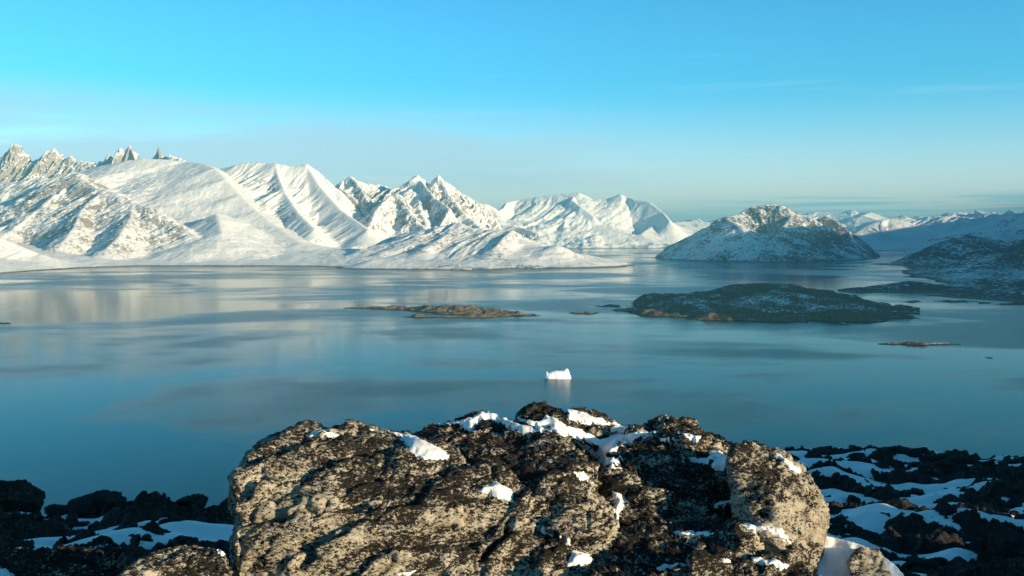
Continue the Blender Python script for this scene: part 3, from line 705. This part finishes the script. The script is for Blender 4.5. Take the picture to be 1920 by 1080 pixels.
rock('C', 'boulder', 'round pale boulder low on the right of the square one', [[
    (1022, 965, 8.2), (1035, 935, 8.25), (1062, 915, 8.3), (1105, 908, 8.35), (1138, 922, 8.35), (1155, 950, 8.25), (1158, 985, 8.1), (1145, 1003, 7.9), (1095, 1006, 7.8), (1045, 1003, 7.8), (1025, 990, 7.95),
    (1040, 1010, 8.9), (1150, 1010, 8.9), (1090, 925, 9.0)]],
    M_lich_pale, 8, amps=(.05, .035, .016), freqs=(2.0, 5, 14), voxel=.017, smooth=8)
rock('D', 'rock_ledge', 'cracked ledge under the round pale boulder', [[
    (1000, 1008, 8.05), (1060, 1005, 8.05), (1140, 1003, 8.15), (1165, 1015, 8.25), (1162, 1045, 8.05), (1100, 1060, 7.75), (1010, 1075, 7.55), (1000, 1180, 7.55), (1160, 1180, 7.75), (1000, 1015, 9.35), (1165, 1020, 9.35), (1160, 1180, 9.35), (1000, 1180, 9.35)]],
    M_lich, 11, cat='rock', amps=(.06, .05, .02), ledge=.04)
rock('E', 'boulder', 'small back boulder with a snow ridge on its right, nearest the iceberg', [[
    (975, 784, 11.8), (983, 766, 11.9), (1000, 757, 12.0), (1040, 752, 12.1), (1075, 766, 12.2), (1120, 778, 12.4), (1170, 793, 12.6), (1192, 800, 12.6), (1190, 840, 12.0), (1100, 830, 11.2), (1020, 810, 11.2), (975, 860, 11.6),
    (1190, 900, 12), (1000, 790, 13.4), (1180, 840, 13.8)]],
    M_lich_dark, 14, amps=(.08, .07, .03), voxel=.028)
rock('F', 'rock_ledge', 'dark middle ledge between the snow channel and the tall right boulder', [[
    (1150, 858, 9.6), (1168, 842, 9.9), (1200, 828, 10.1), (1240, 812, 10.3), (1290, 810, 10.4), (1330, 832, 10.0), (1372, 880, 9.3), (1376, 960, 9.0), (1385, 1010, 8.5), (1160, 1010, 8.5), (1150, 920, 9.0), (1250, 900, 9.0),
    (1160, 1180, 8.6), (1390, 1180, 8.6), (1180, 850, 11), (1350, 850, 11), (1350, 1100, 11)]],
    M_lich_dark, 17, cat='rock', amps=(.14, .10, .03), ledge=.07, ledge_dir=(-.25, .1, .95), ledge_f=1.9)
rock('F2', 'rock_ledge', 'low dark ledge along the crest left of the tall right boulder', [[
    (1180, 805, 12.0), (1210, 797, 12.2), (1260, 797, 12.3), (1300, 800, 12.3), (1325, 812, 12.0), (1375, 826, 11.6), (1400, 840, 11.4), (1400, 900, 11), (1180, 880, 11.4), (1190, 830, 11.2), (1320, 840, 11), (1200, 820, 13.5), (1380, 850, 13)]],
    M_lich_dark, 20, cat='rock', amps=(.12, .10, .035), voxel=.028, ledge=.05)
rock('G', 'boulder', 'tall right boulder with a pale round right face', [[
    (1366, 872, 8.6), (1376, 842, 8.8), (1395, 822, 9.0), (1412, 817, 9.1), (1438, 825, 9.1), (1475, 850, 9.0), (1510, 884, 8.9), (1540, 918, 8.8), (1556, 950, 8.7), (1558, 990, 8.5), (1545, 1040, 8.2), (1520, 1060, 8.0),
    (1480, 1050, 7.75), (1430, 1000, 7.9), (1380, 980, 8.2), (1368, 930, 8.4), (1450, 930, 8.2), (1400, 1180, 8.1), (1520, 1150, 8.2), (1400, 860, 10.3), (1530, 960, 10.2), (1400, 1100, 10), (1540, 1100, 9.8)]],
    lichen_mat('tall_boulder_gneiss', .05, pale=(.48, .43, .34)), 23, amps=(.05, .035, .018), freqs=(1.6, 5, 14), smooth=8)
rock('H', 'rock_ledge', 'layered dark ledges at the foot of the tall right boulder', [[
    (1150, 1012, 8.02), (1200, 1000, 8.12), (1280, 992, 8.22), (1350, 985, 8.32), (1440, 1000, 8.12), (1485, 1030, 7.92), (1500, 1060, 7.72), (1540, 1085, 7.52), (1540, 1200, 7.42), (1300, 1180, 7.12), (1100, 1200, 7.12), (1080, 1085, 7.32), (1300, 1060, 7.42),
    (1160, 1030, 9.22), (1500, 1060, 9.22), (1500, 1200, 9.22), (1100, 1200, 9.22)]],
    M_lich_dark, 26, cat='rock', amps=(.08, .09, .03), ledge=.09, ledge_dir=(-.15, .2, .95), ledge_f=3.2)
rock('I', 'boulder', 'low pale boulder half buried in snow right of the tall boulder', [[
    (1590, 1060, 8.0), (1600, 1030, 8.2), (1620, 1022, 8.3), (1645, 1026, 8.3), (1660, 1045, 8.2), (1668, 1080, 8.0), (1668, 1200, 7.8), (1590, 1200, 7.8), (1600, 1050, 9), (1665, 1060, 9), (1660, 1200, 9)]],
    M_lich_pale, 29, amps=(.05, .04, .02), freqs=(2, 5, 14), voxel=.02)
rock('J', 'boulder', 'sunlit lichened boulder left of the square one, at its foot', [[
    (225, 1085, 6.9), (240, 1058, 7.1), (270, 1040, 7.2), (310, 1022, 7.4), (358, 1016, 7.5), (400, 1022, 7.5), (420, 1040, 7.4), (424, 1085, 7.2), (424, 1200, 7.0), (215, 1200, 6.7), (250, 1060, 8.4), (410, 1040, 8.4), (400, 1200, 8.4), (230, 1200, 8)]],
    M_lich, 32, amps=(.05, .05, .02), freqs=(2, 5, 14), voxel=.02)
rock('K', 'boulder', 'low half-lit slab beside the sunlit lichened boulder', [[
    (-40, 1060, 8.4), (20, 1048, 8.6), (90, 1038, 8.8), (140, 1022, 9.2), (190, 1018, 9.3), (215, 1035, 9.0), (225, 1090, 8.4), (220, 1200, 8.0), (-40, 1200, 7.8), (-40, 1070, 10), (200, 1040, 10.5), (200, 1200, 10)]],
    M_lich_dark, 35, amps=(.10, .08, .03), voxel=.026)

# -- boulders scattered over both slopes: a few shapes, many individuals
bm_shapes = []
for i in range(8):
    rs = random.Random(100 + i)
    pts = []
    for k in range(16):
        a = rs.uniform(0, 2 * math.pi); z = rs.uniform(-.5, .55); q = math.sqrt(max(0, 1 - (z * 1.5) ** 2)) * rs.uniform(.75, 1.05)
        pts.append((math.cos(a) * q * rs.uniform(.8, 1.0), math.sin(a) * q * .85, z))
    bm_shapes.append(rock_mesh('boulder', [pts], .05, M_ground, 200 + i, amps=(.10, .08, .03), freqs=(1.3, 3.5, 9), smooth=3))
def put(u, v, D, size, shape, label, group=None, sq=.8, rz=None, rs=random, sink=None):
    """a boulder whose top shows at about (u, v) when it stands at distance D"""
    o = bpy.data.objects.new('boulder', bm_shapes[shape]); C.objects.link(o)
    x = xy(u, D)
    if v is None:
        zg = float(ground_h(x, D)[0]); zc = zg + size * sq * .15
    else:
        zc = -(v - V0) / F * D - size * sq * .52
    o.location = (x, D, EYE + zc)
    o.scale = (size, size * rs.uniform(.8, 1.1), size * sq)
    o.rotation_euler = (rs.uniform(-.15, .15), rs.uniform(-.15, .15), rs.uniform(0, 6.28) if rz is None else rz)
    return tag(o, label, 'boulder', group)
put(28, 893, 30, 1.2, 0, 'biggest black boulder against the water at the left edge', sq=.95, rz=.3)
put(165, 927, 29, .95, 1, 'black boulder on the left skyline right of the biggest one', sq=.6, rz=1)
put(205, 924, 29, .95, 2, 'broad black boulder on the left skyline with snow at its foot', sq=.65, rz=2)
put(120, 941, 28, .6, 3, 'small black boulder between the biggest one and the skyline pair', sq=.7)
put(352, 926, 29, .7, 4, 'domed black boulder on the left skyline nearest the outcrop', sq=.9, rz=0)
put(290, 940, 29.5, .55, 5, 'low black boulder on the left skyline before the domed one', sq=.55)
put(255, 937, 29, .55, 6, 'low flat black boulder in the gap of the left skyline', sq=.55)
put(1788, 843, 62, 1.5, 0, 'squat black boulder breaking the right skyline', sq=.6, rz=.5)
put(1525, 848, 58, .8, 2, 'black boulder on the right skyline beside the tall boulder', sq=.75)
put(1690, 838, 64, .9, 3, 'small black boulder in the middle of the right skyline', sq=.6)
put(1885, 1000, 27, .62, 5, 'round dark boulder with a sunlit snowy side near the lower right corner', sq=1.0)
put(1835, 925, 38, .6, 4, 'dark pointed boulder ringed by snow on the right slope', sq=.9)
rs = random.Random(5)
for (u0, u1, d0, d1, cnt, grp, lb) in ((1380, 1960, 22, 66, 165, 'dark boulders strewn over the right slope', 'small dark boulder poking through the snow of the right slope'),
                                       (-30, 440, 11, 31, 60, 'dark boulders strewn over the left slope', 'small dark boulder among snow on the left slope')):
    for i in range(cnt):
        D = math.exp(rs.uniform(math.log(d0), math.log(d1))); u = rs.uniform(u0, u1)
        sz = (.22 + .5 * rs.random() ** 2.5) * (D / 30) ** .5
        put(u, None, D, sz, rs.randrange(8), lb, grp, sq=rs.uniform(.6, .95), rs=rs)

# ------------------------------------------------------------------ snow lying on the outcrop
bpy.context.view_layer.update()
vv, ff, base = [], [], 0
owner = []
for key, o in ROCKS.items():
    me = o.data; n = len(me.vertices); a = np.empty(n * 3, np.float32); me.vertices.foreach_get('co', a); vv.append(a.reshape(-1, 3))
    for p in me.polygons: ff.append([q + base for q in p.vertices]); owner.append(key)
    base += n
bvh = BVHTree.FromPolygons(np.concatenate(vv).tolist(), ff)
cam = Vector((0, 0, EYE))

def poly_sdf(px, py, poly):      # positive inside
    P = np.array(poly, float); n = len(P)
    d = np.full(px.shape, 1e9); ins = np.zeros(px.shape, bool)
    for i in range(n):
        a = P[i]; b = P[(i + 1) % n]; ab = b - a
        t = np.clip(((px - a[0]) * ab[0] + (py - a[1]) * ab[1]) / (ab @ ab + 1e-9), 0, 1)
        d = np.minimum(d, np.hypot(px - a[0] - t * ab[0], py - a[1] - t * ab[1]))
        c = ((a[1] > py) != (b[1] > py)) & (px < (b[0] - a[0]) * (py - a[1]) / (b[1] - a[1] + 1e-12) + a[0])
        ins ^= c
    return np.where(ins, d, -d)

def snow_patch(name, poly, parent=None, thick=.042, step=2.0, blur=12, label=None, fixD=None, kind=None):
    P = np.array(poly, float); lo = P.min(0) - 8; hi = P.max(0) + 8
    us = np.arange(lo[0], hi[0], step); vs = np.arange(lo[1], hi[1], step)
    U, V = np.meshgrid(us, vs)
    sd = poly_sdf(U, V, poly) + 3.2 * fbm2(U / 16, V / 11, 3, int(P[0, 0]), .5)
    keep = sd > -3.5
    Dm = np.full(U.shape, np.nan)
    for i, j in zip(*np.where(keep)):
        d = Vector(((U[i, j] - 960) / F, 1.0, -(V[i, j] - V0) / F)); L = d.length
        hit = bvh.ray_cast(cam, d / L, 40)
        if hit[0] is not None: Dm[i, j] = hit[0].y
    if fixD is not None: Dm = np.where(np.isnan(Dm), fixD, Dm)
    good = ~np.isnan(Dm) & keep
    if good.sum() < 12: return None
    D0 = np.where(good, Dm, 0); w = good.astype(float)
    D = D0.copy()
    for _ in range(blur):            # drift smooths out the rock underneath
        num = D * w; den = w.copy()
        for ax, sh_ in ((0, 1), (0, -1), (1, 1), (1, -1)):
            num = num + np.roll(D * w, sh_, ax); den = den + np.roll(w, sh_, ax)
        D = np.where(good, num / np.maximum(den, 1e-6), 0)
    e = sstep(-3.5, 12, sd)
    Df = np.where(good, D0 * (1 - e) + np.minimum(D, D0 + .05) * e, 0)
    th = thick * sstep(-1.0, 13, sd) - .02 * (1 - sstep(-3.0, 1.0, sd))
    th = th * (1 + .25 * fbm2(U / 30, V / 30, 2, 3))
    k = np.maximum(Df, .1)
    X = (U - 960) / F * k; Y = k - th * .55; Z = EYE - (V - V0) / F * k + th * .85
    r, c = U.shape; idx = np.arange(r * c).reshape(r, c)
    f = np.stack([idx[:-1, :-1], idx[1:, :-1], idx[1:, 1:], idx[:-1, 1:]], -1).reshape(-1, 4)
    gk = good.ravel(); f = f[gk[f].all(axis=1)]
    used = np.zeros(r * c, bool); used[f.ravel()] = True; rm = np.cumsum(used) - 1
    o = mesh_from(name, np.stack([X.ravel(), Y.ravel(), Z.ravel()], 1)[used], rm[f], M_snow, parent)
    if label: o['label'] = label
    if kind: o['kind'] = kind
    return o

PATCH = [
 ('A', [(693, 805), (720, 803), (742, 810), (770, 814), (793, 823), (817, 835), (846, 853), (838, 862), (797, 864), (767, 848), (763, 837), (745, 818), (720, 811)]),
 ('A', [(575, 816), (588, 807), (612, 806), (637, 814), (634, 820), (600, 820), (580, 824)]),
 ('B', [(813, 791), (857, 788), (883, 782), (903, 771), (927, 769), (940, 774), (953, 786), (975, 796), (1000, 798), (1006, 812), (980, 815), (955, 802), (930, 790), (900, 786), (893, 800), (886, 810), (873, 806), (866, 798), (843, 797), (817, 797)]),
 ('E', [(1030, 749), (1050, 757), (1075, 767), (1110, 778), (1145, 790), (1188, 799), (1176, 815), (1150, 812), (1145, 800), (1130, 796), (1096, 797), (1068, 785), (1055, 770), (1046, 758)]),
 ('A', [(898, 921), (910, 910), (930, 902), (948, 910), (962, 920), (962, 941), (925, 932)]),
 ('B', [(1075, 884), (1095, 884), (1112, 905), (1090, 901), (1078, 893)]),
 ('C', [(1147, 918), (1165, 927), (1176, 940), (1170, 955), (1160, 962), (1157, 982), (1152, 955)]),
 ('F2', [(1265, 807), (1290, 813), (1314, 818), (1311, 835), (1300, 833), (1290, 820)]),
 ('F', [(1236, 822), (1262, 819), (1266, 825), (1240, 828)]),
 ('F', [(1278, 855), (1305, 858), (1325, 858), (1330, 845), (1350, 843), (1371, 862), (1356, 884), (1340, 883), (1331, 873), (1300, 865)]),
 ('F', [(1333, 950), (1348, 937), (1370, 939), (1360, 948)]),
 ('G', [(1444, 842), (1475, 860), (1500, 880), (1509, 887), (1490, 888), (1470, 868)]),
 ('H', [(1382, 982), (1400, 979), (1430, 986), (1465, 989), (1483, 1018), (1452, 1005), (1435, 994), (1410, 1000)]),
 ('H', [(1258, 997), (1300, 995), (1341, 998), (1335, 1005), (1275, 1005)]),
 ('H', [(1408, 1041), (1430, 1046), (1455, 1048), (1480, 1060), (1465, 1075), (1445, 1060), (1415, 1057)]),
 ('H', [(1350, 1046), (1365, 1046), (1371, 1056), (1353, 1056)]),
 ('H', [(1230, 1066), (1245, 1058), (1300, 1055), (1260, 1066), (1235, 1074)]),
 ('D', [(1064, 1062), (1072, 1032), (1095, 1035), (1117, 1050), (1096, 1062)]),
 ('D', [(1050, 1002), (1066, 1002), (1070, 1022), (1062, 1022)]),
 ('D', [(1010, 996), (1018, 984), (1034, 1000), (1020, 1002)]),
 ('A', [(745, 1076), (770, 1070), (785, 1066), (778, 1076), (760, 1082)]),
 ('J', [(378, 1018), (410, 1020), (424, 1036), (415, 1042), (395, 1028)]),
 ('K', [(-30, 1062), (10, 1064), (32, 1078), (0, 1092), (-30, 1092)]),
]
for key, poly in PATCH:
    snow_patch('snow_patch', poly, ROCKS[key])
o = snow_patch('snow', [(972, 782), (1010, 790), (1024, 778), (1045, 785), (1060, 796), (1090, 804), (1125, 822), (1150, 815), (1178, 812), (1200, 807), (1234, 808), (1195, 826), (1165, 840), (1158, 848), (1171, 862), (1157, 873), (1155, 886),
                        (1143, 884), (1130, 866), (1100, 842), (1067, 817), (1043, 813), (1005, 812)], thick=.06, blur=40, fixD=10.0)
if o: tag(o, 'sunlit snow drift filling the channel between the outcrop boulders', kind='stuff')
# snow bank right of the tall boulder
bx, bv = np.meshgrid(np.linspace(1500, 1720, 90), np.linspace(985, 1150, 70))
bD = 8.9 - (bv - 1000) / 100 * .9 + .05 * fbm2(bx / 40, bv / 40, 3, 4)
edge = np.interp(bx, [1500, 1550, 1600, 1640, 1680, 1720], [990, 1004, 1016, 1030, 1060, 1110])
drop = np.maximum(edge - bv, 0) * .012
o = grid_mesh('snow', (bx - 960) / F * bD, bD + drop * .2, EYE - (np.maximum(bv, edge) - V0) / F * bD - drop * .5, M_snow)
tag(o, 'smooth sunlit snow bank right of the tall boulder', kind='stuff')

# ------------------------------------------------------------------ air
def haze():
    m = bpy.data.materials.new('air'); m.use_nodes = True; t = NT(m.node_tree)
    v = t.n('ShaderNodeVolumePrincipled', {'Color': rgb(.20, .60, .78), 'Density': 2.6e-5, 'Anisotropy': 0.0})
    t.n('ShaderNodeOutputMaterial', {'Volume': v.outputs[0]})
    bm = bmesh.new(); bmesh.ops.create_cube(bm, size=1)
    me = bpy.data.meshes.new('haze'); bm.to_mesh(me); bm.free(); me.materials.append(m)
    o = bpy.data.objects.new('haze', me); C.objects.link(o)
    o.scale = (130000, 130000, 2400); o.location = (0, 30000, 2000 - 1200 - 0.0)
    tag(o, 'thin blue air over the whole fjord', kind='stuff')
haze()

# ------------------------------------------------------------------ sky, sun, camera
def world():
    w = bpy.data.worlds.new('World'); bpy.context.scene.world = w; w.use_nodes = True
    t = NT(w.node_tree)
    rot = math.atan2(SUN_H[0], SUN_H[1])
    sky = t.n('ShaderNodeTexSky', sky_type='NISHITA', sun_disc=False, sun_elevation=SUN_EL, sun_rotation=rot, altitude=300, air_density=1.0, dust_density=.6, ozone_density=1.4)
    d = t.n('ShaderNodeTexCoord').outputs['Generated']
    sp = t.n('ShaderNodeSeparateXYZ', {'Vector': d})
    tint = t.mix(t.ss(sp.outputs['Z'], .0, .16), rgb(1.55, 1.42, 1.82), rgb(.235, 1.04, 1.46))
    mul = t.n('ShaderNodeVectorMath', {0: sky.outputs[0], 1: tint}, operation='MULTIPLY').outputs[0]
    # thin cloud veil low on the left and flat grey strips low on the right
    el = sp.outputs['Z']; x = sp.outputs['X']
    st = t.noise(t.mapping(d, (1.6, 1.6, 14)), 2.2, 5, .55, .3)
    veil = t.math('MULTIPLY', t.ss(st, .32, .56), t.math('MULTIPLY', t.ss(el, .025, .06), t.math('SUBTRACT', 1.0, t.ss(t.math('ADD', el, t.math('MULTIPLY', x, .05)), .08, .135))))
    veil = t.math('MULTIPLY', veil, t.math('SUBTRACT', 1.0, t.ss(x, -.05, .30)))
    st2 = t.noise(t.mapping(d, (1.2, 1.2, 30)), 3.0, 5, .6)
    wisp = t.math('MULTIPLY', t.ss(st2, .56, .75), t.math('MULTIPLY', t.ss(el, .08, .13), t.math('SUBTRACT', 1.0, t.ss(el, .16, .2))))
    st3 = t.noise(t.mapping(d, (1.5, 1.5, 60)), 3.4, 4, .6)
    band = t.math('MULTIPLY', t.ss(st3, .46, .56), t.math('MULTIPLY', t.ss(el, .012, .02), t.math('SUBTRACT', 1.0, t.ss(el, .032, .042))))
    band = t.math('MULTIPLY', band, t.ss(x, .12, .32))
    c1 = t.mix(t.math('MULTIPLY', veil, .62), mul, rgb(3.0, 4.1, 4.8))
    c1 = t.mix(t.math('MULTIPLY', wisp, .07), c1, rgb(5.6, 7.0, 7.6))
    c1 = t.mix(t.math('MULTIPLY', band, .85), c1, rgb(1.6, 3.3, 4.2))
    c1 = t.mix(t.ss(el, .17, .6), c1, t.n('ShaderNodeVectorMath', {0: c1, 1: (.5, .5, .5)}, operation='MULTIPLY').outputs[0])
    bg = t.n('ShaderNodeBackground', {'Color': c1, 'Strength': .092})
    t.n('ShaderNodeOutputWorld', {'Surface': bg.outputs[0]})
world()
ld = bpy.data.lights.new('sun', 'SUN'); ld.energy = 5.0; ld.angle = math.radians(.5); ld.color = (1.0, .80, .52)
lo = bpy.data.objects.new('sun', ld); C.objects.link(lo)
sd = Vector((SUN_H[0] * math.cos(SUN_EL), SUN_H[1] * math.cos(SUN_EL), math.sin(SUN_EL)))
lo.rotation_euler = sd.to_track_quat('Z', 'Y').to_euler(); lo.location = (50, -50, 400)

cd = bpy.data.cameras.new('camera'); co_ = bpy.data.objects.new('camera', cd); C.objects.link(co_)
co_.location = (0, 0, H); co_.rotation_euler = (math.radians(90), 0, 0)
cd.sensor_width = 36; cd.lens = F / 1920 * 36; cd.shift_y = -100 / 1920
cd.clip_start = .1; cd.clip_end = 200000
sc = bpy.context.scene; sc.camera = co_
sc.view_settings.view_transform = 'Standard'; sc.view_settings.look = 'None'; sc.view_settings.gamma = 1.0
sc.view_settings.exposure = 1.02
sc.cycles.max_bounces = 6; sc.cycles.diffuse_bounces = 2; sc.cycles.glossy_bounces = 2; sc.cycles.volume_bounces = 0
sc.cycles.use_denoising = True
